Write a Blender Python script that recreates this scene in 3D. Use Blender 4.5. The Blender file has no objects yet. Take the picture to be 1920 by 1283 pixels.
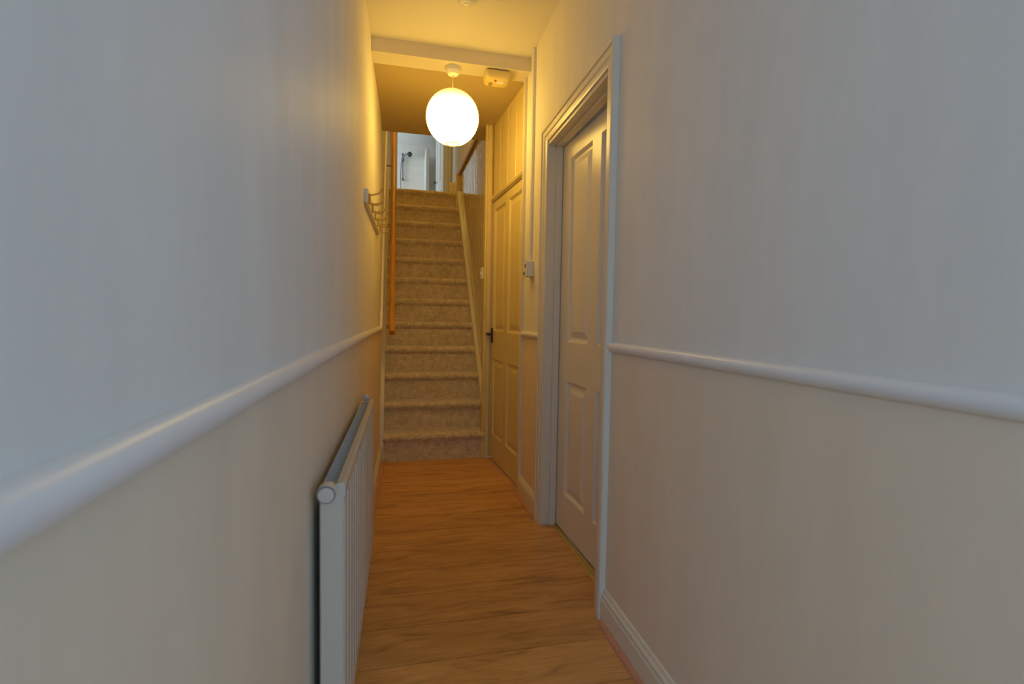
import bpy, bmesh, math, random
from mathutils import Vector, Matrix
random.seed(7)
S = bpy.context.scene
C = S.collection

# ------------------------------------------------------------------ camera
F_PX, VPX, VPY, ROLL, CAMZ = 905.0, 756.0, 593.0, 0.006, 1.1
fw = Vector((VPX - 960, VPY - 641.5, F_PX)).normalized()          # hall axis in camera axes (x right, y down, z ahead)
dn = Vector((-math.sin(ROLL), math.cos(ROLL), 0)); dn = (dn - fw * dn.dot(fw)).normalized()
rt = dn.cross(fw)
def to_world(v): return Vector((v.dot(rt), v.dot(fw), -v.dot(dn)))
ex, ey, ez = to_world(Vector((1, 0, 0))), to_world(Vector((0, -1, 0))), to_world(Vector((0, 0, -1)))
cam = bpy.data.cameras.new('camera'); co = bpy.data.objects.new('camera', cam); C.objects.link(co)
m = Matrix((ex, ey, ez)).transposed().to_4x4(); m.translation = Vector((0, 0, CAMZ)); co.matrix_world = m
cam.sensor_width = 36; cam.sensor_fit = 'HORIZONTAL'; cam.lens = 36 * F_PX / 1920; cam.clip_start = 0.02
cam.dof.use_dof = True; cam.dof.focus_distance = 3.4; cam.dof.aperture_fstop = 4.5
S.camera = co
def ray(px, py):
    return to_world(Vector((px - 960, py - 641.5, F_PX)))

# ------------------------------------------------------------------ world, daylight, exposure
S.view_settings.view_transform = 'Standard'; S.view_settings.look = 'None'
S.view_settings.exposure = 0.0; S.view_settings.gamma = 1.0; S.view_settings.use_curve_mapping = False
w = bpy.data.worlds.new('World'); S.world = w; w.use_nodes = True
w.node_tree.nodes['Background'].inputs[0].default_value = (0.42, 0.62, 1.0, 1)
w.node_tree.nodes['Background'].inputs[1].default_value = 0.5
def area(name, loc, rot, sx, sy, power, col):
    l = bpy.data.lights.new(name, 'AREA'); l.shape = 'RECTANGLE'; l.size = sx; l.size_y = sy; l.energy = power; l.color = col
    o = bpy.data.objects.new(name, l); C.objects.link(o); o.location = loc; o.rotation_euler = rot; return o
DAY = (0.26, 0.51, 1.12)
area('added_left_window_daylight', (-1.52, -3.3, 1.6), (0, math.radians(-90), 0), 1.4, 1.8, 86, DAY)  # invented window light, added to brighten the near hall walls
area('added_right_window_daylight', (2.12, -3.3, 1.6), (0, math.radians(90), 0), 1.4, 1.8, 86, DAY)  # its counterpart on the right, likewise added for the near walls
area('bathroom_window_daylight', (-1.18, 9.55, 4.0), (0, math.radians(-90), 0), 0.9, 0.8, 14, (0.85, 0.97, 1.0))
LAMP_COL, LAMP_STR = (1.0, 0.635, 0.13), 13.6

# ------------------------------------------------------------------ materials
MATS = {}
def mat(name, col, rough=0.5, metal=0.0, noise=0.0, nscale=20.0, bump=0.0, bscale=60.0, spec=0.5, coat=0.0, stretch=None):
    if name in MATS: return MATS[name]
    mt = bpy.data.materials.new(name); mt.use_nodes = True; nt = mt.node_tree; b = nt.nodes['Principled BSDF']
    b.inputs['Base Color'].default_value = (*col, 1); b.inputs['Roughness'].default_value = rough
    b.inputs['Metallic'].default_value = metal; b.inputs['Specular IOR Level'].default_value = spec
    b.inputs['Coat Weight'].default_value = coat
    tc = nt.nodes.new('ShaderNodeTexCoord'); src = tc.outputs['Object']
    if stretch:
        mp = nt.nodes.new('ShaderNodeMapping'); mp.inputs['Scale'].default_value = stretch
        nt.links.new(src, mp.inputs[0]); src = mp.outputs[0]
    if noise:
        n = nt.nodes.new('ShaderNodeTexNoise'); n.inputs['Scale'].default_value = nscale; n.inputs['Detail'].default_value = 4
        nt.links.new(src, n.inputs['Vector'])
        r = nt.nodes.new('ShaderNodeMapRange'); r.inputs[1].default_value = .25; r.inputs[2].default_value = .75
        r.inputs[3].default_value = 1 - noise; r.inputs[4].default_value = 1 + noise
        nt.links.new(n.outputs['Fac'], r.inputs[0])
        mx = nt.nodes.new('ShaderNodeVectorMath'); mx.operation = 'SCALE'; mx.inputs[0].default_value = col
        nt.links.new(r.outputs[0], mx.inputs['Scale']); nt.links.new(mx.outputs[0], b.inputs['Base Color'])
    if bump:
        n2 = nt.nodes.new('ShaderNodeTexNoise'); n2.inputs['Scale'].default_value = bscale; n2.inputs['Detail'].default_value = 3
        nt.links.new(src, n2.inputs['Vector'])
        bp = nt.nodes.new('ShaderNodeBump'); bp.inputs['Strength'].default_value = bump; bp.inputs['Distance'].default_value = 0.004
        nt.links.new(n2.outputs['Fac'], bp.inputs['Height']); nt.links.new(bp.outputs[0], b.inputs['Normal'])
    MATS[name] = mt; return mt

def wall_paint():
    """silk emulsion: off-white above the dado, a shade warmer below it, faint scuffs"""
    mt = bpy.data.materials.new('wall_paint'); mt.use_nodes = True; nt = mt.node_tree; b = nt.nodes['Principled BSDF']
    g = nt.nodes.new('ShaderNodeNewGeometry'); sp = nt.nodes.new('ShaderNodeSeparateXYZ'); nt.links.new(g.outputs['Position'], sp.inputs[0])
    gt = nt.nodes.new('ShaderNodeMath'); gt.operation = 'GREATER_THAN'; gt.inputs[1].default_value = 1.0; nt.links.new(sp.outputs['Z'], gt.inputs[0])
    mx = nt.nodes.new('ShaderNodeMix'); mx.data_type = 'RGBA'; nt.links.new(gt.outputs[0], mx.inputs['Factor'])
    mx.inputs['A'].default_value = (0.87, 0.715, 0.49, 1); mx.inputs['B'].default_value = (0.87, 0.81, 0.67, 1)
    mp = nt.nodes.new('ShaderNodeMapping'); mp.inputs['Scale'].default_value = (3, 5, 1.2); nt.links.new(g.outputs['Position'], mp.inputs[0])
    n = nt.nodes.new('ShaderNodeTexNoise'); n.inputs['Scale'].default_value = 1.6; n.inputs['Detail'].default_value = 6; n.inputs['Roughness'].default_value = .65
    nt.links.new(mp.outputs[0], n.inputs['Vector'])
    r = nt.nodes.new('ShaderNodeMapRange'); r.inputs[1].default_value = .3; r.inputs[2].default_value = .7; r.inputs[3].default_value = .955; r.inputs[4].default_value = 1.03
    nt.links.new(n.outputs['Fac'], r.inputs[0])
    sc = nt.nodes.new('ShaderNodeVectorMath'); sc.operation = 'SCALE'; nt.links.new(mx.outputs['Result'], sc.inputs[0]); nt.links.new(r.outputs[0], sc.inputs['Scale'])
    nt.links.new(sc.outputs[0], b.inputs['Base Color'])
    b.inputs['Roughness'].default_value = .5; b.inputs['Specular IOR Level'].default_value = .02
    mp2 = nt.nodes.new('ShaderNodeMapping'); mp2.inputs['Scale'].default_value = (1, 1.6, .55); nt.links.new(g.outputs['Position'], mp2.inputs[0])
    n2 = nt.nodes.new('ShaderNodeTexNoise'); n2.inputs['Scale'].default_value = 5; n2.inputs['Detail'].default_value = 2
    nt.links.new(mp2.outputs[0], n2.inputs['Vector'])
    bp = nt.nodes.new('ShaderNodeBump'); bp.inputs['Strength'].default_value = .10; bp.inputs['Distance'].default_value = .015
    nt.links.new(n2.outputs['Fac'], bp.inputs['Height']); nt.links.new(bp.outputs[0], b.inputs['Normal'])
    return mt

def wood_floor():
    mt = bpy.data.materials.new('oak_laminate'); mt.use_nodes = True; nt = mt.node_tree; b = nt.nodes['Principled BSDF']
    tc = nt.nodes.new('ShaderNodeTexCoord'); oi = nt.nodes.new('ShaderNodeObjectInfo')
    off = nt.nodes.new('ShaderNodeVectorMath'); off.operation = 'SCALE'; off.inputs[0].default_value = (13, 7, 5); nt.links.new(oi.outputs['Random'], off.inputs['Scale'])
    ad = nt.nodes.new('ShaderNodeVectorMath'); nt.links.new(tc.outputs['Object'], ad.inputs[0]); nt.links.new(off.outputs[0], ad.inputs[1])
    mp = nt.nodes.new('ShaderNodeMapping'); mp.inputs['Scale'].default_value = (1.6, 9, 1); nt.links.new(ad.outputs[0], mp.inputs[0])
    n = nt.nodes.new('ShaderNodeTexNoise'); n.inputs['Scale'].default_value = 2.2; n.inputs['Detail'].default_value = 7; n.inputs['Roughness'].default_value = .62; n.inputs['Distortion'].default_value = .9
    nt.links.new(mp.outputs[0], n.inputs['Vector'])
    mp2 = nt.nodes.new('ShaderNodeMapping'); mp2.inputs['Scale'].default_value = (4, 160, 1); nt.links.new(ad.outputs[0], mp2.inputs[0])
    n2 = nt.nodes.new('ShaderNodeTexNoise'); n2.inputs['Scale'].default_value = 1.5; n2.inputs['Detail'].default_value = 3; nt.links.new(mp2.outputs[0], n2.inputs['Vector'])
    cr = nt.nodes.new('ShaderNodeValToRGB'); cr.color_ramp.elements[0].position = .30; cr.color_ramp.elements[0].color = (.42, .20, .058, 1)
    cr.color_ramp.elements[1].position = .66; cr.color_ramp.elements[1].color = (.78, .41, .13, 1)
    e = cr.color_ramp.elements.new(.46); e.color = (.66, .33, .098, 1)
    nt.links.new(n.outputs['Fac'], cr.inputs[0])
    r = nt.nodes.new('ShaderNodeMapRange'); r.inputs[1].default_value = .3; r.inputs[2].default_value = .7; r.inputs[3].default_value = .88; r.inputs[4].default_value = 1.08
    nt.links.new(n2.outputs['Fac'], r.inputs[0])
    r3 = nt.nodes.new('ShaderNodeMapRange'); r3.inputs[3].default_value = .9; r3.inputs[4].default_value = 1.1; nt.links.new(oi.outputs['Random'], r3.inputs[0])
    mu = nt.nodes.new('ShaderNodeMath'); mu.operation = 'MULTIPLY'; nt.links.new(r.outputs[0], mu.inputs[0]); nt.links.new(r3.outputs[0], mu.inputs[1])
    sc = nt.nodes.new('ShaderNodeVectorMath'); sc.operation = 'SCALE'; nt.links.new(cr.outputs[0], sc.inputs[0]); nt.links.new(mu.outputs[0], sc.inputs['Scale'])
    nt.links.new(sc.outputs[0], b.inputs['Base Color']); b.inputs['Roughness'].default_value = .36; b.inputs['Specular IOR Level'].default_value = .4
    bp = nt.nodes.new('ShaderNodeBump'); bp.inputs['Strength'].default_value = .12; bp.inputs['Distance'].default_value = .002
    nt.links.new(n2.outputs['Fac'], bp.inputs['Height']); nt.links.new(bp.outputs[0], b.inputs['Normal'])
    return mt

def carpet_mat():
    mt = bpy.data.materials.new('loop_carpet'); mt.use_nodes = True; nt = mt.node_tree; b = nt.nodes['Principled BSDF']
    g = nt.nodes.new('ShaderNodeNewGeometry')
    n = nt.nodes.new('ShaderNodeTexNoise'); n.inputs['Scale'].default_value = 120; n.inputs['Detail'].default_value = 3; nt.links.new(g.outputs['Position'], n.inputs['Vector'])
    n0 = nt.nodes.new('ShaderNodeTexNoise'); n0.inputs['Scale'].default_value = 22; n0.inputs['Detail'].default_value = 3; nt.links.new(g.outputs['Position'], n0.inputs['Vector'])
    mi = nt.nodes.new('ShaderNodeMath'); mi.operation = 'MULTIPLY_ADD'; mi.inputs[1].default_value = .3; nt.links.new(n0.outputs['Fac'], mi.inputs[0])
    ml = nt.nodes.new('ShaderNodeMath'); ml.operation = 'MULTIPLY'; ml.inputs[1].default_value = .7; nt.links.new(n.outputs['Fac'], ml.inputs[0]); nt.links.new(ml.outputs[0], mi.inputs[2])
    cr = nt.nodes.new('ShaderNodeValToRGB'); cr.color_ramp.elements[0].position = .36; cr.color_ramp.elements[0].color = (.46, .35, .19, 1)
    cr.color_ramp.elements[1].position = .64; cr.color_ramp.elements[1].color = (.95, .77, .45, 1)
    nt.links.new(mi.outputs[0], cr.inputs[0]); nt.links.new(cr.outputs[0], b.inputs['Base Color'])
    b.inputs['Roughness'].default_value = 1; b.inputs['Specular IOR Level'].default_value = .05
    b.inputs['Sheen Weight'].default_value = .7; b.inputs['Sheen Roughness'].default_value = .35
    bp = nt.nodes.new('ShaderNodeBump'); bp.inputs['Strength'].default_value = .8; bp.inputs['Distance'].default_value = .006
    nt.links.new(n.outputs['Fac'], bp.inputs['Height']); nt.links.new(bp.outputs[0], b.inputs['Normal'])
    return mt

def lantern_mat():
    mt = bpy.data.materials.new('lit_rice_paper'); mt.use_nodes = True; nt = mt.node_tree
    nt.nodes.remove(nt.nodes['Principled BSDF']); e = nt.nodes.new('ShaderNodeEmission')
    e.inputs[0].default_value = (*LAMP_COL, 1); e.inputs[1].default_value = LAMP_STR
    # the paper glows most around and below the bulb, less towards the crown
    tc = nt.nodes.new('ShaderNodeTexCoord'); sp = nt.nodes.new('ShaderNodeSeparateXYZ'); nt.links.new(tc.outputs['Generated'], sp.inputs[0])
    r = nt.nodes.new('ShaderNodeMapRange'); r.interpolation_type = 'SMOOTHSTEP'; r.inputs[1].default_value = .5; r.inputs[2].default_value = .95
    r.inputs[3].default_value = LAMP_STR; r.inputs[4].default_value = LAMP_STR * .10
    nt.links.new(sp.outputs['Z'], r.inputs[0]); nt.links.new(r.outputs[0], e.inputs[1])
    nt.links.new(e.outputs[0], nt.nodes['Material Output'].inputs[0]); return mt

def tile_mat():
    mt = bpy.data.materials.new('white_wall_tiles'); mt.use_nodes = True; nt = mt.node_tree; b = nt.nodes['Principled BSDF']
    g = nt.nodes.new('ShaderNodeNewGeometry'); mp = nt.nodes.new('ShaderNodeMapping'); mp.inputs['Rotation'].default_value = (math.radians(90), 0, 0)
    nt.links.new(g.outputs['Position'], mp.inputs[0])
    br = nt.nodes.new('ShaderNodeTexBrick'); br.offset = 0; br.inputs['Scale'].default_value = 1; br.inputs['Brick Width'].default_value = .3; br.inputs['Row Height'].default_value = .2
    br.inputs['Mortar Size'].default_value = .003; br.inputs['Color1'].default_value = (.8, .8, .78, 1); br.inputs['Color2'].default_value = (.8, .8, .78, 1); br.inputs['Mortar'].default_value = (.66, .66, .65, 1)
    nt.links.new(mp.outputs[0], br.inputs[0]); nt.links.new(br.outputs[0], b.inputs['Base Color']); b.inputs['Roughness'].default_value = .25
    return mt

M_WALL = wall_paint(); M_FLOOR = wood_floor(); M_CARPET = carpet_mat(); M_LAMP = lantern_mat(); M_TILE = tile_mat()
M_CEIL = mat('ceiling_paint', (.86, .80, .64), .6, bump=.1, bscale=40)
M_GLOSS = mat('cream_gloss_paint', (.80, .72, .53), .3, noise=.03, nscale=6, bump=.12, bscale=35)
M_YGLOSS = mat('yellowed_gloss_paint', (.78, .62, .26), .3, noise=.04, nscale=5, bump=.1, bscale=30)
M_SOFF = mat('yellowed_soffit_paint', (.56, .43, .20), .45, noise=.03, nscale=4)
M_BEADB = mat('beadboard_varnish_gloss', (.62, .50, .27), .12, noise=.04, nscale=5, coat=.4, spec=.6)
M_WHITE = mat('white_plastic', (.82, .78, .68), .35)
M_RAD = mat('radiator_enamel', (.66, .57, .41), .35)
M_DADO = mat('white_dado_gloss', (.88, .84, .74), .32, noise=.03, nscale=8)
M_RADG = mat('radiator_fins', (.50, .53, .54), .4)
M_RING = mat('grey_plastic_ring', (.25, .25, .25), .5)
M_BEAD = mat('pink_oak_beading', (.62, .29, .17), .4, noise=.12, nscale=30)
M_PINE = mat('varnished_pine', (.62, .27, .035), .3, noise=.15, nscale=9, stretch=(6, .6, .6))
M_BRASS = mat('brass', (.62, .42, .14), .28, metal=1)
M_GOLD = mat('brass_threshold_metal', (.58, .44, .10), .4, metal=.5)
M_DARK = mat('dark_bronze', (.05, .04, .03), .4, metal=.5)
M_BLACK = mat('black_plastic', (.02, .02, .02), .4)
M_CHROME = mat('grey_chrome', (.17, .18, .20), .35, metal=.3)
M_GAP = mat('dark_underfloor', (.05, .03, .015), .9)
M_ALARM = mat('yellowed_plastic', (.78, .62, .22), .4)
M_RED = mat('red_lens', (.5, .02, .01), .3)
M_CORD = mat('cord_sheath', (.7, .62, .42), .5)
M_PLASTER = mat('white_bathroom_plaster', (.8, .8, .78), .6)
M_CAP = mat('shaded_rail_brown', (.46, .29, .12), .35, noise=.1, nscale=20)  # shade on the pale cap moulding is put into this brown

# ------------------------------------------------------------------ mesh helpers
class MB:
    def __init__(s): s.v = []; s.f = []
    def add(s, vs, fs):
        o = len(s.v); s.v += [Vector(p) for p in vs]; s.f += [tuple(i + o for i in f) for f in fs]; return s
    def box(s, x0, x1, y0, y1, z0, z1, bev=0.0):
        if bev:
            bm = bmesh.new(); bmesh.ops.create_cube(bm, size=1)
            for v in bm.verts: v.co = Vector((x0 + (v.co.x + .5) * (x1 - x0), y0 + (v.co.y + .5) * (y1 - y0), z0 + (v.co.z + .5) * (z1 - z0)))
            bmesh.ops.bevel(bm, geom=bm.edges[:], offset=bev, segments=2, profile=.5, affect='EDGES')
            bm.verts.index_update(); s.add([v.co.copy() for v in bm.verts], [[v.index for v in f.verts] for f in bm.faces]); bm.free(); return s
        return s.hexa([(x0, y0, z0), (x1, y0, z0), (x1, y1, z0), (x0, y1, z0), (x0, y0, z1), (x1, y0, z1), (x1, y1, z1), (x0, y1, z1)])
    def hexa(s, p):
        return s.add(p, [(0, 3, 2, 1), (4, 5, 6, 7), (0, 1, 5, 4), (1, 2, 6, 5), (2, 3, 7, 6), (3, 0, 4, 7)])
    def prism(s, poly, a, b):
        """poly: list of 3D points (planar); extruded by vector from offset a to offset b"""
        a, b = Vector(a), Vector(b); n = len(poly); P = [Vector(p) for p in poly]
        fs = [tuple(range(n))[::-1], tuple(range(n, 2 * n))] + [(i, (i + 1) % n, n + (i + 1) % n, n + i) for i in range(n)]
        return s.add([p + a for p in P] + [p + b for p in P], fs)
    def lathe(s, prof, c=(0, 0, 0), axis='z', n=32, cap=True):
        c = Vector(c); vs = []; fs = []
        for r, h in prof:
            for k in range(n):
                t = 2 * math.pi * k / n; a, b = r * math.cos(t), r * math.sin(t)
                vs.append(c + (Vector((a, b, h)) if axis == 'z' else Vector((a, h, b)) if axis == 'y' else Vector((h, a, b))))
        m = len(prof)
        for i in range(m - 1):
            for k in range(n): fs.append((i * n + k, i * n + (k + 1) % n, (i + 1) * n + (k + 1) % n, (i + 1) * n + k))
        if cap:
            if prof[0][0] > 1e-6: fs.append(tuple(range(n))[::-1])
            if prof[-1][0] > 1e-6: fs.append(tuple(range((m - 1) * n, m * n)))
        return s.add(vs, fs)
    def tube(s, pts, r, n=10, closed=False):
        pts = [Vector(p) for p in pts]; m = len(pts); vs = []; fs = []; up = None
        for i in range(m):
            a = pts[(i - 1) % m] if (closed or i) else pts[i]; b = pts[(i + 1) % m] if (closed or i < m - 1) else pts[i]
            t = (b - a).normalized()
            if up is None: up = Vector((0, 0, 1)) if abs(t.z) < .9 else Vector((1, 0, 0))
            u = (up - t * up.dot(t)).normalized(); up = u; v = t.cross(u); rr = r[i] if isinstance(r, (list, tuple)) else r
            for k in range(n):
                q = 2 * math.pi * k / n; vs.append(pts[i] + (u * math.cos(q) + v * math.sin(q)) * rr)
        for i in range(m if closed else m - 1):
            j = (i + 1) % m
            for k in range(n): fs.append((i * n + k, i * n + (k + 1) % n, j * n + (k + 1) % n, j * n + k))
        if not closed: fs += [tuple(range(n))[::-1], tuple(range((m - 1) * n, m * n))]
        return s.add(vs, fs)
    def sweep(s, path, prof, side, out):
        """mitred moulding: path points; prof = (w, t) pairs, w along side(i) in-plane, t along out"""
        path = [Vector(p) for p in path]; out = Vector(out); n = len(path); k = len(prof); vs = []; fs = []
        for i, p in enumerate(path):
            d0 = (path[i] - path[i - 1]).normalized() if i else None; d1 = (path[i + 1] - path[i]).normalized() if i < n - 1 else None
            n0 = out.cross(d0).normalized() * side if d0 else None; n1 = out.cross(d1).normalized() * side if d1 else None
            if n0 is None: mi = n1
            elif n1 is None: mi = n0
            else: mi = (n0 + n1).normalized(); mi = mi / max(.2, mi.dot(n0))
            for (ww, t) in prof: vs.append(p + mi * ww + out * t)
        for i in range(n - 1):
            for q in range(k): fs.append((i * k + q, i * k + (q + 1) % k, (i + 1) * k + (q + 1) % k, (i + 1) * k + q))
        fs += [tuple(range(k)), tuple(range((n - 1) * k, n * k))[::-1]]
        return s.add(vs, fs)

def wloc(o):
    p = Vector((0, 0, 0))
    while o: p = p + o.location; o = o.parent
    return p
def obj(name, mb, material, parent=None, smooth=False, origin=None):
    xs = [v.x for v in mb.v]; ys = [v.y for v in mb.v]; zs = [v.z for v in mb.v]
    o0 = Vector(origin) if origin else Vector(((min(xs) + max(xs)) / 2, (min(ys) + max(ys)) / 2, min(zs)))
    me = bpy.data.meshes.new(name); me.from_pydata([v - o0 for v in mb.v], [], mb.f)
    bm = bmesh.new(); bm.from_mesh(me); bmesh.ops.recalc_face_normals(bm, faces=bm.faces[:]); bm.to_mesh(me); bm.free()
    me.materials.append(material)
    if smooth: me.shade_smooth(); me.set_sharp_from_angle(angle=math.radians(38))
    o = bpy.data.objects.new(name, me); C.objects.link(o); o.parent = parent
    o.location = o0 - (wloc(parent) if parent else Vector((0, 0, 0))); return o
def empty(name, loc):
    o = bpy.data.objects.new(name, None); C.objects.link(o); o.location = loc; return o
def tag(o, label=None, cat=None, group=None, kind=None):
    if label: o['label'] = label
    if cat: o['category'] = cat
    if group: o['group'] = group
    if kind: o['kind'] = kind
    return o
def struct(o, label=None, cat=None): return tag(o, label, cat, None, 'structure')
def clone(o, loc, parent=None):
    c = o.copy(); C.objects.link(c); c.parent = parent; c.location = Vector(loc) - (wloc(parent) if parent else Vector((0, 0, 0))); return c

# ------------------------------------------------------------------ plan of the hall (metres)
XR = 0.726                       # right wall face
Y0 = 0.0                        # front wall
ZC, ZB = 2.629, 2.552            # hall ceiling, underside of the lintel
YB0, YB1, YS = 2.83, 2.962, 4.02 # lintel near/far face, end of the soffit
RISE, GO, YST = 0.2105, 0.175, 3.70
ZL = 12 * RISE                   # landing
YL = YST + 11 * GO               # landing edge
def xw(y):                       # left wall face
    if y <= 2.5: return -0.185
    if y <= 3.7: return -0.185 + 0.019 * (y - 2.5) / 1.2
    return -0.166 - 0.014 * (y - 3.7)
def xc(y): return 0.727 - 0.0805 * (y - 2.994)      # cupboard front, slightly skewed
def xs_r(y): return 0.622 - 0.018 * (y - 3.7)       # inner face of right string
def xs_l(y): return -0.138 - 0.012 * (y - 3.7)      # inner face of left string
YD0, YD1 = 1.672, 2.425          # living room door opening
HUP = 5.0

# ------------------------------------------------------------------ shell
f = MB().box(-.35, 1.0, Y0 - .2, 3.75, -.12, -.012)
fl = struct(obj('floor', f, M_GAP), 'oak laminate floor of planks laid across the hall', 'floor')
pw = .1925; seam0 = 1.311; first = None
k = -8
while seam0 + k * pw < 3.70:
    ya = seam0 + k * pw; yb = min(ya + pw, 3.715)
    if yb - ya > .15:
        if first is None:
            q = MB().box(-.19, .86, ya + .0014, yb - .0014, -.012, 0); first = obj('plank', q, M_FLOOR, fl)
        else:
            clone(first, ((-.19 + .86) / 2, (ya + yb) / 2, -.012), fl)
    else:
        obj('plank', MB().box(-.19, .86, ya + .0014, yb - .0014, -.012, 0), M_FLOOR, fl)
    k += 1

wl = MB(); ypts = [Y0, 2.5, 3.7, 8.42]
for a, b in zip(ypts, ypts[1:]):
    wl.hexa([(-.36, a, -.1), (xw(a), a, -.1), (xw(b), b, -.1), (-.36, b, -.1), (-.36, a, HUP), (xw(a), a, HUP), (xw(b), b, HUP), (-.36, b, HUP)])
struct(obj('wall_left', wl, M_WALL), 'off-white silk painted hall wall running up beside the stairs', 'wall')

wr = MB()
wr.box(XR, .86, Y0, YD0 - .02, -.1, ZC + .02)
wr.box(XR, .86, YD0 - .02, YD1 + .02, 2.0, ZC + .02)
wr.box(XR, .86, YD1 + .02, 2.935, -.1, ZC + .02)
struct(obj('wall_right', wr, M_WALL), 'off-white painted hall wall with the panelled door in it', 'wall')

# invented front room behind the camera, added for daylight on the near walls
wf = MB().box(-1.6, 2.2, -4.8, -4.7, -.1, ZC + .02).box(-1.6, -.36, -.1, 0, -.1, ZC + .02).box(.86, 2.2, -.1, 0, -.1, ZC + .02)
for xa, xb_ in ((-1.6, -1.5), (2.1, 2.2)):
    wf.box(xa, xb_, -4.7, -4.2, -.1, ZC + .02).box(xa, xb_, -2.4, -.1, -.1, ZC + .02).box(xa, xb_, -4.2, -2.4, -.1, .9).box(xa, xb_, -4.2, -2.4, 2.3, ZC + .02)
struct(obj('wall_added_front_room', wf, M_WALL), 'walls of an added unseen front room with two daylight windows', 'wall')
struct(obj('ceiling_added_front_room', MB().box(-1.6, 2.2, -4.8, 0, ZC, ZC + .1), M_CEIL), 'white ceiling of the added front room', 'ceiling')
struct(obj('floor_added_front_room', MB().box(-1.6, 2.2, -4.8, -.2, -.1, -.002), M_FLOOR), 'wooden floor of the added front room', 'floor')
struct(obj('ceiling', MB().box(-.36, .86, Y0, YB0 + .05, ZC, ZC + .2), M_CEIL), 'painted hall ceiling', 'ceiling')
struct(obj('trim_1', MB().box(-.30, .80, YB0, YB1, ZB, ZC + .1), M_GLOSS), 'painted lintel step across the ceiling that carries the lamp', 'lintel')
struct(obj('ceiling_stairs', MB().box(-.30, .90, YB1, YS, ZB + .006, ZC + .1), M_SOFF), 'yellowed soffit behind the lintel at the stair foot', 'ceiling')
# stairwell above
sw = MB().box(-.36, 1.2, YS - .06, YS, ZC + .1, HUP).box(-.36, 1.2, YS - .06, 8.42, HUP, HUP + .08)
struct(obj('ceiling_upper', sw, M_CEIL), 'ceiling and bulkhead above the stairwell', 'ceiling')
struct(obj('wall_upper', MB().box(.80, .92, 3.9, 8.42, 2.50, HUP), M_WALL), 'upper landing wall set back above the stair boarding', 'wall')
lf = MB().box(-.36, 1.2, YL + .03, 10.6, ZL - .16, ZL - .012)
struct(obj('floor_landing', lf, M_CARPET), 'carpeted landing at the stair head', 'floor')

# cupboard front: boards over the door
cb = struct(empty('wall_cupboard', (xc(3.3), 3.3, 2.0)), 'painted matchboard front over the cupboard door under the stairs', 'wall')
tb = MB(); tb.hexa([(xc(2.92) + .012, 2.92, 2.0), (xc(2.92) + .05, 2.92, 2.0), (xc(3.72) + .05, 3.72, 2.0), (xc(3.72) + .012, 3.72, 2.0),
                    (xc(2.92) + .012, 2.92, 2.62), (xc(2.92) + .05, 2.92, 2.62), (xc(3.72) + .05, 3.72, 2.62), (xc(3.72) + .012, 3.72, 2.62)])
obj('backing', tb, M_YGLOSS, cb)
eds = [2.955, 3.145, 3.33, 3.521, 3.703]
def vboard(a, b, z0, z1, xf, th, name, material, parent, g=.003, ch=.006):
    p = [(xf(a + g) + ch, a + g), (xf(a + ch) , a + ch + g), (xf(b - ch), b - ch - g), (xf(b - g) + ch, b - g), (xf(b) + th, b - g), (xf(a) + th, a + g)]
    return obj(name, MB().prism([(x, y, 0) for x, y in p], (0, 0, z0), (0, 0, z1)), material, parent)
for a, b in zip(eds, eds[1:]): vboard(a, b, 2.02, 2.575, xc, .02, 'board', M_YGLOSS, cb)

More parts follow.
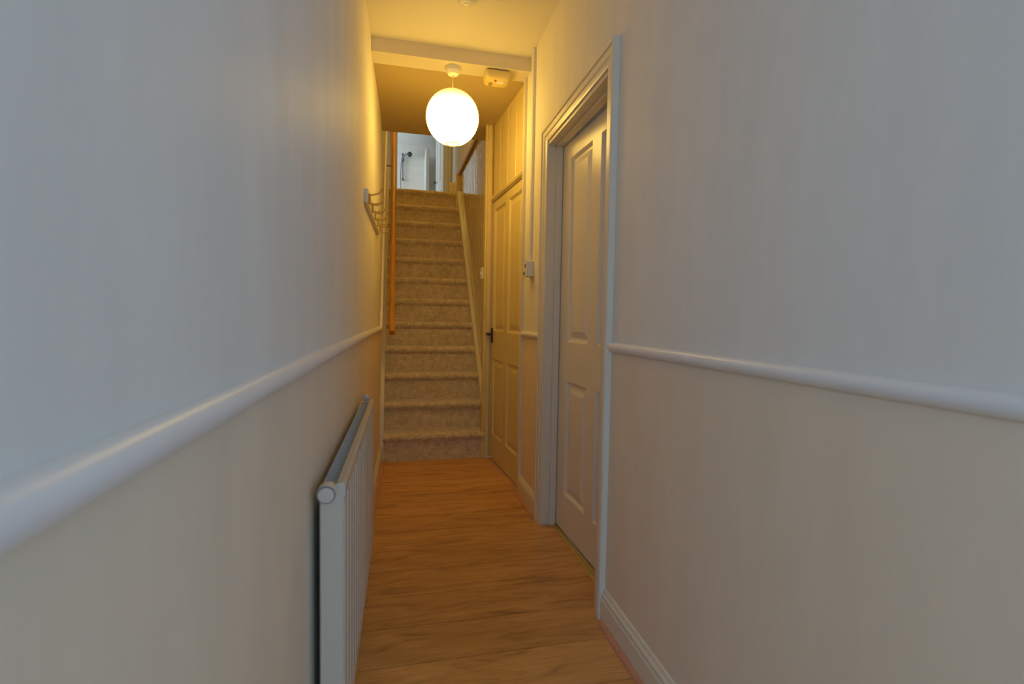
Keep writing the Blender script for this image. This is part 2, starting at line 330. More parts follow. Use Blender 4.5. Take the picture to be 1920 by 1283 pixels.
# ------------------------------------------------------------------ panelled doors
def panel_door(parent, org, du, width, height, panels, material, face_n, th=.038):
    """leaf with stiles and rails; each moulded panel is a child"""
    du = Vector(du).normalized(); n = Vector(face_n).normalized(); org = Vector(org)
    def P(u, z, d): return org + du * u + Vector((0, 0, z)) + n * d
    us = sorted({0, width, *[p[0] for p in panels], *[p[1] for p in panels]}); zs = sorted({0, height, *[p[2] for p in panels], *[p[3] for p in panels]})
    mb = MB()
    for i in range(len(us) - 1):
        for j in range(len(zs) - 1):
            uc, zc_ = (us[i] + us[i + 1]) / 2, (zs[j] + zs[j + 1]) / 2
            if any(p[0] < uc < p[1] and p[2] < zc_ < p[3] for p in panels): continue
            mb.hexa([P(us[i], zs[j], -th), P(us[i + 1], zs[j], -th), P(us[i + 1], zs[j], 0), P(us[i], zs[j], 0),
                     P(us[i], zs[j + 1], -th), P(us[i + 1], zs[j + 1], -th), P(us[i + 1], zs[j + 1], 0), P(us[i], zs[j + 1], 0)])
    bmx = bmesh.new(); vv = [bmx.verts.new(v) for v in mb.v]; [bmx.faces.new([vv[i] for i in fc]) for fc in mb.f]
    bmesh.ops.remove_doubles(bmx, verts=bmx.verts[:], dist=1e-5)
    seen = {}
    for fc in bmx.faces[:]: seen.setdefault(tuple(round(c, 4) for c in fc.calc_center_median()), []).append(fc)
    dead = [x for l in seen.values() if len(l) > 1 for x in l]; bmesh.ops.delete(bmx, geom=dead, context='FACES')
    bmx.verts.index_update(); m2 = MB(); m2.add([v.co.copy() for v in bmx.verts], [[v.index for v in fc.verts] for fc in bmx.faces]); bmx.free()
    leaf = obj('door_leaf', m2, material, parent)
    rings = [(0, 0), (.006, -.004), (.014, -.013), (.024, -.0135), (.052, -.004), (.056, -.003)]
    for (u0, u1, z0, z1) in panels:
        pm = MB(); vs = []
        for ins, d in rings: vs += [P(u0 + ins, z0 + ins, d), P(u1 - ins, z0 + ins, d), P(u1 - ins, z1 - ins, d), P(u0 + ins, z1 - ins, d)]
        fs = []
        for r_ in range(len(rings) - 1):
            for q in range(4): fs.append((r_ * 4 + q, r_ * 4 + (q + 1) % 4, r_ * 4 + 4 + (q + 1) % 4, r_ * 4 + 4 + q))
        l = (len(rings) - 1) * 4; fs.append((l, l + 1, l + 2, l + 3))
        b0 = len(vs); vs += [P(u0, z0, -th), P(u1, z0, -th), P(u1, z1, -th), P(u0, z1, -th)]; fs.append((b0 + 3, b0 + 2, b0 + 1, b0))
        for q in range(4): fs.append((q, (q + 1) % 4, b0 + (q + 1) % 4, b0 + q))
        obj('panel', pm.add(vs, fs), material, leaf)
    return leaf

ARCH = [(0, 0), (0, .021), (.010, .024), (.016, .024), (.020, .018), (.044, .018), (.050, .013), (.066, .012), (.074, .010), (.074, 0)]
# the profile runs from the outer edge (w=0) to the opening
d1 = struct(empty('door_1', (XR + .075, (YD0 + YD1) / 2, 0)), 'cream four-panel living room door standing slightly open in the right wall', 'door')
ang = .045
panel_door(d1, (.801, YD1 - .006, .012), (math.sin(ang), -math.cos(ang), 0), .752, 1.968,
           [(.108, .362, .19, .775), (.452, .70, .19, .775), (.108, .362, .972, 1.885), (.452, .70, .972, 1.885)], M_GLOSS, (-math.cos(ang), -math.sin(ang), 0))
jm = MB().box(XR - .002, .862, YD1, YD1 + .022, 0, 2.02); obj('jamb', jm, M_GLOSS, d1)
obj('jamb', MB().box(XR - .002, .862, YD0 - .022, YD0, 0, 2.02), M_GLOSS, d1)
obj('jamb_head', MB().box(XR - .002, .862, YD0, YD1, 1.992, 2.02), M_GLOSS, d1)
obj('door_stop', MB().box(.766, .799, YD1 - .013, YD1 + .001, 0, 1.992, .002), M_GLOSS, d1)
obj('door_stop', MB().box(.766, .799, YD0 - .001, YD0 + .013, 0, 1.992, .002), M_GLOSS, d1)
obj('door_stop', MB().box(.766, .799, YD0, YD1, 1.979, 1.993, .002), M_GLOSS, d1)
ya, yb, zt = YD0 - .074, YD1 + .074, 2.083
obj('architrave', MB().sweep([(XR, ya, 0), (XR, ya, zt), (XR, yb, zt), (XR, yb, 0)], ARCH, 1, (-1, 0, 0)), M_GLOSS, d1)
obj('threshold_strip', MB().prism([(.786, 0, 0), (.786, 0, .003), (.792, 0, .006), (.810, 0, .006), (.816, 0, .003), (.816, 0, 0)], (0, YD0, 0), (0, YD1, 0)), M_GOLD, d1)

d2 = struct(empty('door_2', (xc(3.32), 3.32, 0)), 'cream four-panel cupboard door under the stairs with a dark lever handle', 'door')
cdir = Vector((xc(3.70) - xc(2.935), .765, 0)).normalized(); cn = Vector((-cdir.y, cdir.x, 0))
leaf2 = panel_door(d2, Vector((xc(3.700), 3.700, .012)) , -cdir, .765, 1.965,
           [(.052, .338, .185, .775), (.42, .71, .185, .775), (.052, .338, .985, 1.905), (.42, .71, .985, 1.905)], M_YGLOSS, cn)
def C2(u, d, z): return Vector((xc(3.7), 3.7, z)) - cdir * u + cn * d
def cbox(u0, u1, d0, d1_, z0, z1):
    return MB().hexa([C2(u0, d0, z0), C2(u1, d0, z0), C2(u1, d1_, z0), C2(u0, d1_, z0), C2(u0, d0, z1), C2(u1, d0, z1), C2(u1, d1_, z1), C2(u0, d1_, z1)])
obj('door_head', cbox(-.005, .77, -.03, .006, 1.982, 2.02), M_YGLOSS, d2)
obj('drip_moulding', MB().prism([C2(0, 0, 1.984), C2(0, .020, 1.990), C2(0, .026, 2.002), C2(0, .014, 2.022), C2(0, .0, 2.03)], Vector((0, 0, 0)), -cdir * .775), M_YGLOSS, d2)
obj('hinge_stile', MB().box(XR - .017, XR + .03, 2.902, 2.938, 0, ZB + .004, .002), M_GLOSS, d2)
obj('latch_post', MB().prism([(.607, 3.688, 0), (.617, 3.682, 0), (.624, 3.688, 0), (.629, 3.682, 0), (.652, 3.684, 0), (.670, 3.702, 0), (.672, 3.74, 0), (.607, 3.74, 0)],
    (0, 0, 0), (0, 0, ZB + .02)), M_YGLOSS, d2)
hp = obj('handle_plate', cbox(.014, .046, 0, .006, .905, 1.02), M_DARK, d2)
hd = MB().tube([C2(.03, .004, .975), C2(.03, .035, .975), C2(.032, .045, .975), C2(.06, .049, .973), C2(.105, .049, .970)], [.008, .007, .008, .008, .007])
obj('lever_handle', hd, M_DARK, d2, smooth=True)

# ------------------------------------------------------------------ skirting, beading, dado
SK = [(0, 0), (0, .018), (.118, .018), (.126, .016), (.128, .0125), (.136, .016), (.148, .016), (.156, .010), (.160, .0085), (.170, .006), (.176, 0)]
SK = [(w_ * .68, t) for w_, t in SK]
QB = [(0, 0), (0, .017), (.006, .016), (.012, .012), (.016, .006), (.017, 0)]
def skirt(name, path, side, out, label):
    o = struct(obj(name, MB().sweep(path, SK, side, out), M_GLOSS), label, 'skirting board'); return o
skirt('baseboard_right', [(XR, Y0, 0), (XR, YD0 - .074, 0)], -1, (-1, 0, 0), 'moulded cream skirting between the front wall and the panelled door')
struct(obj('trim_2', MB().sweep([(XR - .018, Y0, 0), (XR - .018, YD0 - .100, 0)], QB, -1, (-1, 0, 0)), M_BEAD), 'pinkish oak quadrant bead along the long skirting', 'beading')
skirt('baseboard_door', [(XR, YD1 + .074, 0), (XR, 2.902, 0)], -1, (-1, 0, 0), 'short cream skirting between the two panelled doors')
struct(obj('trim_3', MB().sweep([(XR - .018, YD1 + .078, 0), (XR - .018, 2.902, 0)], QB, -1, (-1, 0, 0)), M_BEAD), 'short pinkish oak bead between the two panelled doors', 'beading')
skirt('baseboard_left', [(xw(Y0), Y0, 0), (xw(2.5), 2.5, 0), (xw(3.70), 3.70, 0)], 1, (1, 0, 0), 'cream skirting behind the radiator')
struct(obj('trim_4', MB().sweep([(xw(Y0) + .018, Y0, 0), (xw(2.5) + .018, 2.5, 0), (xw(3.7) + .018, 3.695, 0)], QB, 1, (1, 0, 0)), M_BEAD), 'oak quadrant bead below the radiator', 'beading')
DA = [(-.017, 0), (-.017, .006), (-.012, .013), (-.004, .018), (.005, .018), (.012, .014), (.017, .006), (.017, 0)]
zd = 1.003
struct(obj('trim_5', MB().sweep([(XR, Y0, zd), (XR, YD0 - .074, zd)], DA, -1, (-1, 0, 0)), M_DADO, smooth=True), 'rounded dado rail along the wall before the panelled door', 'dado rail')
struct(obj('trim_6', MB().sweep([(XR, YD1 + .074, zd), (XR, 2.902, zd)], DA, -1, (-1, 0, 0)), M_DADO, smooth=True), 'short piece of dado rail below the socket box', 'dado rail')
def on_left(px, py, off=0.0):
    d = ray(px, py); lo, hi = 3.0, 8.0
    for _ in range(50):
        mid = (lo + hi) / 2
        if d.x / d.y * mid < xw(mid) + off: hi = mid
        else: lo = mid
    return (lo, CAMZ + d.z / d.y * lo)
zt_ = zd; yt = 3.70; sl = RISE / GO
dp = [(xw(Y0), Y0, zd), (xw(2.5), 2.5, zd), (xw(yt), yt, zd), (xw(5.95), 5.95, zd + sl * (5.95 - yt))]
struct(obj('trim_7', MB().sweep(dp, DA, 1, (1, 0, 0)), M_DADO, smooth=True), 'rounded dado rail above the radiator that turns up beside the stairs', 'dado rail')

# ------------------------------------------------------------------ stairs
st = tag(empty('staircase', (.24, YST, 0)), 'steep straight flight of stairs in flecked beige carpet', 'staircase')
for k in range(1, 13):
    yr = YST + (k - 1) * GO; z0 = (k - 1) * RISE; z1 = k * RISE; yn = yr - .027
    yend = yr + GO + .012 if k < 12 else yr + .30
    prof = [(yr + .02, z0 - .01), (yr, z0 - .01), (yr + .001, z1 - .066)]
    for i in range(7):
        t = math.radians(-58 + 148 * i / 6); prof.append((yn + .025 - .025 * math.cos(t), z1 - .027 + .027 * math.sin(t)))
    prof += [(yn + .06, z1), (yend, z1 - .002), (yend, z1 - .03), (yr + .02, z1 - .03)]
    a = [Vector((xs_l(yy) - .004, yy, zz)) for yy, zz in prof]; b = [Vector((xs_r(yy) + .004, yy, zz)) for yy, zz in prof]
    n = len(prof); mb = MB(); mb.add(a + b, [tuple(range(n)), tuple(range(n, 2 * n))[::-1]] + [(i, (i + 1) % n, n + (i + 1) % n, n + i) for i in range(n)])
    obj('carpet_step', mb, M_CARPET, st, smooth=True)
def string(xf, th, up, sgn, y0, y1, name, zbase0=0.0):
    """board following the flight; xf = inner face"""
    def zn(y): return sl * (y - (YST - .028)) + RISE
    pts = [(y0, 0.0), (y0, zn(y0) + up if name != 'wall_string' else .12), (y1, zn(y1) + up), (y1, zn(y1) - .35), (y0 + .30, 0.0)]
    if name == 'wall_string':
        yk = y0 + .0; pts = [(y0, 0), (y0, .12), (y0 + .06, zn(y0 + .06) + up * .55), (y0 + .2, zn(y0 + .2) + up), (y1, zn(y1) + up), (y1, zn(y1) - .35), (y0 + .3, 0)]
    a = [Vector((xf(y), y, z)) for y, z in pts]; b = [Vector((xf(y) + sgn * th, y, z)) for y, z in pts]; n = len(pts)
    return obj(name, MB().add(a + b, [tuple(range(n)), tuple(range(n, 2 * n))[::-1]] + [(i, (i + 1) % n, n + (i + 1) % n, n + i) for i in range(n)]), M_GLOSS, st)
string(xs_l, .034, .19, -1, 3.685, YL, 'wall_string')
string(xs_r, .0315, .035, 1, 3.735, YL, 'outer_string')
obj('top_newel', MB().box(xs_r(YL) - .010, xs_r(YL) + .045, YL - .055, YL + .01, ZL - .33, ZL + .20, .004), M_YGLOSS, st)
# carpeted flight going on upward from the landing
obj('upper_flight', MB().prism([(.60, 6.25, ZL - .01), (.60, 6.75, ZL - .01), (.60, 6.75, ZL + .42), (.60, 6.25, ZL + .02)], (0, 0, 0), (.19, 0, 0)), M_CARPET, st)

# boarding on the right of the flight
wb = struct(empty('wall_stair', (.65, 3.8, 0)), 'glossy varnished matchboard lining beside the stairs', 'wall')
def xb(y): return xs_r(y) + .032
bw = .092; y = 3.735
obj('backing', MB().hexa([(xb(3.735) + .012, 3.735, 0), (xb(3.735) + .05, 3.735, 0), (xb(5.75) + .05, 5.75, 0), (xb(5.75) + .012, 5.75, 0),
     (xb(3.735) + .012, 3.735, 2.68), (xb(3.735) + .05, 3.735, 2.68), (xb(5.75) + .05, 5.75, 2.68), (xb(5.75) + .012, 5.75, 2.68)]), M_BEADB, wb)
while y < 5.72:
    vboard(y, min(y + bw, 5.75), max(0, sl * (y - 3.9) - .1), 2.685, xb, .014, 'board', M_BEADB, wb, g=.002, ch=.009); y += bw
cp = obj('cap_rail', MB().hexa([(xb(3.96) - .022, 3.96, 2.675), (.83, 3.96, 2.675), (.83, 5.76, 2.715), (xb(5.76) - .022, 5.76, 2.715),
     (xb(3.96) - .022, 3.96, 2.715), (.83, 3.96, 2.715), (.83, 5.76, 2.755), (xb(5.76) - .022, 5.76, 2.755)]), M_CAP, wb)

# pine handrail
hr = tag(empty('handrail', (-.085, 3.76, .98)), 'orange varnished pine handrail fixed to the wall beside the stairs', 'handrail')
A, B = Vector((-.083, 3.76, .972)), Vector((-.112, 5.75, .972 + sl * 1.99))
dd = (B - A).normalized(); sx = Vector((1, 0, 0)); sx = (sx - dd * sx.dot(dd)).normalized(); sz = dd.cross(sx) * -1
if sz.z < 0: sz = -sz
pr = []
for i in range(16):
    t = 2 * math.pi * i / 16; c_, s_ = math.cos(t), math.sin(t)
    pr.append((math.copysign(abs(c_) ** .6, c_) * .0225, math.copysign(abs(s_) ** .6, s_) * .027))
ra = [A + sx * p + sz * q for p, q in pr]; rb = [B + sx * p + sz * q for p, q in pr]
obj('rail', MB().add(ra + rb, [tuple(range(16)), tuple(range(16, 32))[::-1]] + [(i, (i + 1) % 16, 16 + (i + 1) % 16, 16 + i) for i in range(16)]), M_PINE, hr, smooth=True)
for yy in (5.2,):
    c_ = A + dd * ((yy - A.y) / dd.y)
    obj('bracket', MB().tube([c_ + Vector((0, 0, -.02)), c_ + Vector((-.004, 0, -.05)), c_ + Vector((-.03, 0, -.065)), Vector((xw(yy) - .003, yy, c_.z - .066))], .005, 8), M_DARK, hr, smooth=True)

# ------------------------------------------------------------------ radiator
ra_ = tag(empty('radiator', (-.14, 1.56, .15)), 'white ribbed panel radiator mounted on the wall below the dado rail', 'radiator')
RY0, RY1, RZ0, RZ1 = 1.045, 2.10, .15, .75
xf0 = -.1165
prof = [(-.134, RY0 + .0)]
pp = [(xf0 - .018, RY0 + .004), (xf0 - .003, RY0 + .004), (xf0, RY0 + .010)]
y = RY0 + .035
while y < RY1 - .04:
    pp += [(xf0, y), (xf0 - .008, y + .004), (xf0 - .008, y + .020), (xf0, y + .024)]; y += .0625
pp += [(xf0, RY1 - .010), (xf0 - .003, RY1 - .004), (xf0 - .018, RY1 - .004)]
obj('ribbed_front', MB().prism([(x, yy, 0) for x, yy in pp], (0, 0, RZ0 + .03), (0, 0, RZ1 - .035)), M_RAD, ra_)
def band(z0, z1):
    return MB().prism([(xf0 - .018, 0, z0 + .004), (xf0 - .004, 0, z0), (xf0, 0, z0 + .006), (xf0, 0, z1 - .006), (xf0 - .004, 0, z1), (xf0 - .018, 0, z1 - .004)], (0, RY0 + .004, 0), (0, RY1 - .004, 0))
obj('top_seam', band(RZ1 - .036, RZ1), M_RAD, ra_); obj('bottom_seam', band(RZ0, RZ0 + .036), M_RAD, ra_)
obj('end_panel', MB().box(-.166, xf0 - .004, RY0, RY0 + .0055, RZ0 + .01, RZ1 - .012, .002), M_RAD, ra_)
obj('end_panel', MB().box(-.166, xf0 - .004, RY1 - .0055, RY1, RZ0 + .01, RZ1 - .012, .002), M_RAD, ra_)
fin = None; y = RY0 + .02
while y < RY1 - .02:
    if fin is None: fin = obj('fin', MB().box(-.166, xf0 - .0175, y, y + .004, RZ0 + .02, RZ1 - .014), M_RADG, ra_)
    else: clone(fin, ((-.166 + xf0 - .0175) / 2, y + .002, RZ0 + .02), ra_)
    y += .0165
obj('back_plate', MB().box(-.169, -.1655, RY0 + .01, RY1 - .01, RZ0 + .02, RZ1 - .018), M_RADG, ra_)
for (yy, sg, r_, zp) in ((RY0, -1, .0195, RZ1 - .014), (RY1, 1, .015, RZ1 + .004)):
    pl = obj('end_plug', MB().lathe([(.008, sg * -.004), (r_ * .98, 0), (r_, sg * .006), (r_, sg * .024), (r_ * .9, sg * .028)], (-.150, yy, zp), 'y', 24), M_RAD, ra_, smooth=True)
    obj('plug_ring', MB().lathe([(r_ * .93, sg * .027), (r_ * .93, sg * .0295), (r_ * .82, sg * .0295)], (-.150, yy, zp), 'y', 24), M_RING, pl, smooth=True)
    obj('plug_cap', MB().lathe([(r_ * .8, sg * .028), (r_ * .78, sg * .032), (r_ * .4, sg * .033), (0, sg * .033)], (-.150, yy, zp), 'y', 24), M_RAD, pl, smooth=True)
for yy in (RY0 + .12, RY1 - .12):
    obj('wall_bracket', MB().box(-.185, -.168, yy, yy + .04, RZ0 + .08, RZ1 - .06), M_RING, ra_)
vv_ = obj('valve', MB().lathe([(.008, -.002), (.011, .002), (.011, .03), (.013, .034), (.013, .055)], (-.142, RY1, RZ0 + .05), 'y', 16), M_CHROME, ra_, smooth=True)
obj('valve_cap', MB().lathe([(.012, 0), (.016, .004), (.016, .035), (.013, .05), (0, .052)], (-.138, RY1 + .048, RZ0 + .05), 'z', 16), M_WHITE, ra_, smooth=True)
obj('pipe', MB().tube([(-.142, RY1 + .048, RZ0 + .05), (-.142, RY1 + .048, -.005)], .0075), M_WHITE, ra_, smooth=True)
obj('pipe', MB().tube([(-.150, RY0 - .03, RZ0 + .04), (-.150, RY0 - .03, -.005)], .0075), M_WHITE, ra_, smooth=True)
obj('valve', MB().lathe([(.008, .002), (.011, -.002), (.011, -.03), (.013, -.034), (.013, -.05)], (-.150, RY0, RZ0 + .05), 'y', 16), M_CHROME, ra_, smooth=True)

# ------------------------------------------------------------------ coat rack
cr = tag(empty('coat_rack', (-.17, 2.87, 1.63)), 'white painted board with brass double coat hooks on the wall', 'coat rack')
yA, yB = 2.41, 3.36
def xk(y): return xw(y) + .018
obj('board', MB().hexa([(xw(yA) - .002, yA, 1.637), (xk(yA), yA, 1.637), (xk(yB), yB, 1.637), (xw(yB) - .002, yB, 1.637),
                        (xw(yA) - .002, yA, 1.70), (xk(yA), yA, 1.70), (xk(yB), yB, 1.70), (xw(yB) - .002, yB, 1.70)]), M_WHITE, cr)
for i in range(5):
    yy = 2.47 + i * .195; x0 = xk(yy)
    o_ = Vector((x0, yy, 1.668))
    def L(x, z): return o_ + Vector((x, 0, z))
    hk = MB().tube([L(.004, .022), L(.004, -.028)], .0055, 8)
    hk.tube([L(.004, .016), L(.02, .018), L(.045, .026), L(.057, .036), L(.060, .050)], [.0045, .004, .004, .004, .0055], 8)
    hk.tube([L(.004, -.024), L(.018, -.030), L(.042, -.029), L(.058, -.020), L(.063, -.008)], [.0045, .004, .004, .004, .0055], 8)
    h_ = obj('hook', hk, M_BRASS, cr, smooth=True)

# ------------------------------------------------------------------ paper lantern pendant
LX, LY, LZ, LR = .275, 2.90, 2.266, .1535
pl = tag(empty('pendant_lamp', (LX, LY, ZB)), 'lit round white paper lantern hanging from a ceiling rose', 'lamp')
obj('ceiling_rose', MB().lathe([(.012, -.044), (.030, -.040), (.040, -.026), (.043, -.022), (.044, .002)], (LX, LY, ZB), 'z', 32), M_WHITE, pl, smooth=True)
obj('cord', MB().tube([(LX, LY, ZB - .04), (LX, LY, LZ + LR - .05)], .003, 8), M_CORD, pl, smooth=True)
pf = []; nr = 22
for i in range(nr * 2 + 1):
    a = -math.pi / 2 + .24 + (math.pi - .48) * i / (nr * 2)
    rr = LR * (1 if i % 2 == 0 else .985)
    pf.append((rr * math.cos(a), LZ + rr * 1.02 * math.sin(a)))
sh = obj('paper_shade', MB().lathe([(r_, z_) for r_, z_ in pf], (LX, LY, 0), 'z', 40, cap=False), M_LAMP, pl, smooth=False)
for p in sh.data.polygons: p.use_smooth = True
zb_ = pf[0][1]; rb_ = pf[0][0]
obj('wire_ring', MB().tube([(LX + rb_ * math.cos(t * math.pi / 12), LY + rb_ * math.sin(t * math.pi / 12), zb_) for t in range(24)], .003, 6, True), M_BRASS, sh)
obj('wire_ring', MB().tube([(LX + rb_ * math.cos(t * math.pi / 12), LY + rb_ * math.sin(t * math.pi / 12), pf[-1][1]) for t in range(24)], .003, 6, True), M_BRASS, sh)
obj('bulb', MB().lathe([(.0, -.05), (.02, -.045), (.03, -.02), (.027, .005), (.015, .03), (.013, .06), (.008, .10)], (LX, LY, LZ + .02), 'z', 20), M_LAMP, pl, smooth=True)

# ------------------------------------------------------------------ smoke alarm, ceiling disc, electrics
sa = tag(empty('smoke_alarm', (.53, 2.90, ZB)), 'yellowed boxy smoke alarm beside the lamp under the lintel', 'smoke alarm')
obj('base_plate', MB().box(.475, .595, 2.853, 2.955, ZB - .010, ZB + .001, .003), M_RING, sa)
sb = MB(); z1_, z0_ = ZB - .008, ZB - .056
def rrect(x0, x1, y0, y1, r_, n=5):
    out = []
    for cx, cy, a0 in ((x1 - r_, y1 - r_, 0), (x0 + r_, y1 - r_, 90), (x0 + r_, y0 + r_, 180), (x1 - r_, y0 + r_, 270)):
        for i in range(n): t = math.radians(a0 + 90 * i / (n - 1)); out.append((cx + r_ * math.cos(t), cy + r_ * math.sin(t)))
    return out
lay = [(0.0, z1_), (-.003, z1_ - .010), (.0, z0_ + .016), (.006, z0_ + .006), (.016, z0_)]
vs = []; 
for ins, zz in lay: vs += [(x, y_, zz) for x, y_ in rrect(.463 + ins, .607 - ins, 2.845 + ins, 2.965 - ins, .02)]
nn = 20; fs = [tuple(range(nn)), tuple(range(nn * (len(lay) - 1), nn * len(lay)))]
for i in range(len(lay) - 1): fs += [(i * nn + q, i * nn + (q + 1) % nn, (i + 1) * nn + (q + 1) % nn, (i + 1) * nn + q) for q in range(nn)]
obj('cover', sb.add(vs, fs), M_ALARM, sa, smooth=True)
obj('test_button', MB().box(.535, .575, 2.872, 2.905, z0_ - .003, z0_ + .002, .002), M_WHITE, sa)
obj('indicator', MB().lathe([(.0055, 0), (.0055, -.004), (0, -.005)], (.522, 2.872, z0_), 'z', 12), M_RED, sa)
for i in range(3):
    obj('vent_slot', MB().box(.488, .512, 2.905 + i * .014, 2.910 + i * .014, z0_ - .001, z0_ + .002), M_DARK, sa)

cd = tag(empty('ceiling_detector', (.288, 2.375, ZC)), 'round white detector disc on the hall ceiling before the lintel', 'detector')
obj('cover', MB().lathe([(.0, -.026), (.03, -.026), (.042, -.020), (.046, -.012), (.060, -.010), (.062, .001)], (.288, 2.385, ZC), 'z', 32), M_WHITE, cd, smooth=True)
obj('sensor_cap', MB().lathe([(.0, -.028), (.012, -.028), (.014, -.023)], (.288, 2.395, ZC), 'z', 20), M_WHITE, cd, smooth=True)

sk = tag(empty('socket_box', (XR, 2.73, 1.34)), 'white surface-mounted switched socket on the wall between the two doors', 'socket')
obj('back_box', MB().box(XR - .036, XR + .001, 2.678, 2.764, 1.340, 1.426, .003), M_WHITE, sk)
fp = obj('face_plate', MB().box(XR - .044, XR - .035, 2.676, 2.766, 1.338, 1.428, .003), M_WHITE, sk)
obj('rocker', MB().box(XR - .049, XR - .043, 2.690, 2.706, 1.39, 1.41, .002), M_RING, fp)
obj('rocker', MB().box(XR - .046, XR - .043, 2.716, 2.724, 1.352, 1.366), M_DARK, fp)
obj('rocker', MB().box(XR - .046, XR - .043, 2.738, 2.746, 1.352, 1.366), M_DARK, fp)
tag(obj('cable_trunking', MB().box(XR - .016, XR + .001, 2.712, 2.737, 1.424, ZC + .001, .0015), M_WHITE), 'white mini trunking dropping from the ceiling to the socket box', 'trunking')
sw_ = tag(empty('light_switch', (.63, 3.77, 1.4)), 'white surface-mounted light switch on the boarding by the cupboard post', 'switch')
obj('back_box', MB().box(.604, .662, 3.728, 3.812, 1.402, 1.488, .003), M_WHITE, sw_)
fp = obj('face_plate', MB().box(.594, .605, 3.726, 3.814, 1.400, 1.490, .003), M_WHITE, sw_)
obj('rocker', MB().box(.586, .595, 3.762, 3.778, 1.432, 1.458, .002), M_WHITE, fp)

# ------------------------------------------------------------------ landing and bathroom
XL8 = xw(8.3)
wb2 = MB().box(-.36, -.135, 8.42, 8.54, ZL - .15, HUP).box(.675, 1.2, 8.42, 8.54, ZL - .15, HUP).box(-.135, .675, 8.42, 8.54, ZL + 2.03, HUP)
struct(obj('wall_bathroom_front', wb2, M_WALL), 'landing wall around the bathroom doorway', 'wall')
d3 = struct(empty('door_3', (.67, 8.5, ZL)), 'white panelled bathroom door standing open at the stair head', 'door')
obj('architrave', MB().sweep([(-.19, 8.42, ZL), (-.19, 8.42, ZL + 2.09), (.735, 8.42, ZL + 2.09), (.735, 8.42, ZL)], [(w_ * .85, t) for w_, t in ARCH], 1, (0, -1, 0)), M_GLOSS, d3)
obj('jamb', MB().box(-.137, -.112, 8.42, 8.54, ZL, ZL + 2.03), M_GLOSS, d3); obj('jamb', MB().box(.652, .677, 8.42, 8.54, ZL, ZL + 2.03), M_GLOSS, d3)
e1 = Vector((.575, 9.17, 0)); e0 = Vector((.655, 8.50, 0)); u3 = (e1 - e0).normalized()
n3 = Vector((-u3.y, u3.x, 0))
lf3 = panel_door(d3, e0 + Vector((0, 0, ZL + .01)), u3, .675, 1.97, [(.1, .30, .2, .78), (.39, .58, .2, .78), (.1, .30, .98, 1.87), (.39, .58, .98, 1.87)], M_PLASTER, n3)
kc = e0 + u3 * .63 + n3 * .0 + Vector((0, 0, ZL + 1.04))
obj('door_knob', MB().tube([kc, kc + n3 * .03, kc + n3 * .034, kc + n3 * .052, kc + n3 * .062], [.010, .010, .022, .026, .012], 14), M_BLACK, d3, smooth=True)
bt = MB().box(-1.2, 1.3, 10.25, 10.37, ZL - .15, HUP)
struct(obj('wall_bathroom_back', bt, M_TILE), 'white tiled bathroom wall behind the shower', 'wall')
bs = MB().box(1.2, 1.32, 8.54, 10.37, ZL - .15, HUP).box(-1.22, -1.10, 8.54, 9.1, ZL - .15, HUP).box(-1.22, -1.10, 10.0, 10.37, ZL - .15, HUP).box(-1.22, -1.10, 9.1, 10.0, ZL - .15, 3.6).box(-1.22, -1.10, 9.1, 10.0, 4.4, HUP).box(-1.22, -.3, 8.42, 8.54, ZL - .15, HUP)
struct(obj('wall_bathroom_side', bs, M_PLASTER), 'white bathroom side walls with the window opening', 'wall')
struct(obj('floor_bathroom', MB().box(-1.2, 1.3, 8.45, 10.3, ZL - .15, ZL - .011), M_PLASTER), 'pale bathroom floor', 'floor')
struct(obj('ceiling_bathroom', MB().hexa([(-1.3, 8.42, 4.95), (1.3, 8.42, 4.95), (1.3, 10.4, 4.62), (-1.3, 10.4, 4.62), (-1.3, 8.42, 5.05), (1.3, 8.42, 5.05), (1.3, 10.4, 4.75), (-1.3, 10.4, 4.75)]), M_PLASTER), 'white sloping bathroom ceiling', 'ceiling')
struct(obj('wall_bathroom_nib', MB().box(.405, .475, 9.55, 10.26, ZL - .05, 4.33, .01), M_PLASTER), 'white nib wall at the edge of the shower', 'wall')

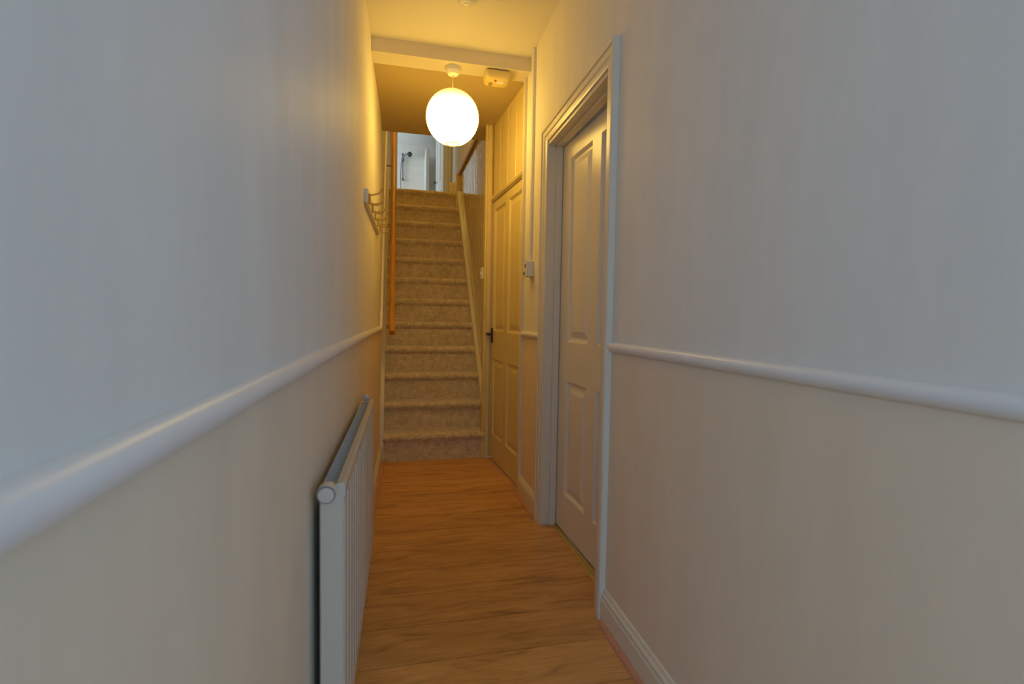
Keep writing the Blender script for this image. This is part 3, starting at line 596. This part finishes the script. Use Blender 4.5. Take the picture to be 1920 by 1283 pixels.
so = tag(empty('shower_set', (-.04, 10.2, 3.6)), 'grey shower riser rail with dark round head and hose on the tiled wall', 'shower')
def on_back(px, py, y=10.2): d = ray(px, py); t = y / d.y; return Vector((d.x * t, y, CAMZ + d.z * t))
r0, r1 = on_back(755, 299), on_back(755, 336); hb = on_back(767, 288.5, 10.05)
obj('riser_rail', MB().tube([r0 + Vector((0, 0, .12)), r1], .011, 10), M_CHROME, so, smooth=True)
obj('rail_end', MB().tube([r1 + Vector((0, .06, 0)), r1 + Vector((0, -.03, 0))], .022, 12), M_CHROME, so, smooth=True)
obj('rail_end', MB().tube([r0 + Vector((0, .06, .1)), r0 + Vector((0, -.03, .1))], .02, 12), M_CHROME, so, smooth=True)
obj('slider', MB().tube([r0 + Vector((0, 0, .03)), r0 + Vector((0, 0, -.04))], .028, 12), M_CHROME, so, smooth=True)
obj('shower_handle', MB().tube([r0 + Vector((.0, -.02, .0)), r0 + Vector((.05, -.06, .09)), hb], .012, 10), M_CHROME, so, smooth=True)
obj('shower_head', MB().tube([hb + Vector((-.025, .01, .012)), hb, hb + Vector((.02, -.02, -.02)), hb + Vector((.028, -.026, -.026))], [.018, .045, .05, .046], 18), M_BLACK, so, smooth=True)
h0, h1 = on_back(752.5, 303), on_back(751.5, 352)
obj('hose', MB().tube([r0 + Vector((.0, -.03, -.02)), h0, on_back(751, 325), h1, h1 + Vector((.02, 0, -.3))], .009, 8), M_CHROME, so, smooth=True)

# landing lamp, above the stairwell and hidden from the hall by the soffit
lm = tag(empty('landing_lamp', (.30, 5.2, HUP)), 'warm glass globe lamp hanging over the landing', 'lamp')
obj('cord', MB().tube([(.30, 5.2, HUP), (.30, 5.2, 4.53)], .003, 8), M_CORD, lm)
obj('ceiling_rose', MB().lathe([(.012, -.04), (.04, -.025), (.044, .002)], (.30, 5.2, HUP), 'z', 24), M_WHITE, lm, smooth=True)
gm = bpy.data.materials.new('lit_opal_glass'); gm.use_nodes = True; gb = gm.node_tree.nodes['Principled BSDF']
gb.inputs['Emission Color'].default_value = (*LAMP_COL, 1); gb.inputs['Emission Strength'].default_value = 48
obj('glass_globe', MB().lathe([(.09 * math.cos(a), .09 * math.sin(a)) for a in [-math.pi / 2 + math.pi * i / 16 for i in range(17)]], (.30, 5.2, 4.45), 'z', 24), gm, lm, smooth=True)
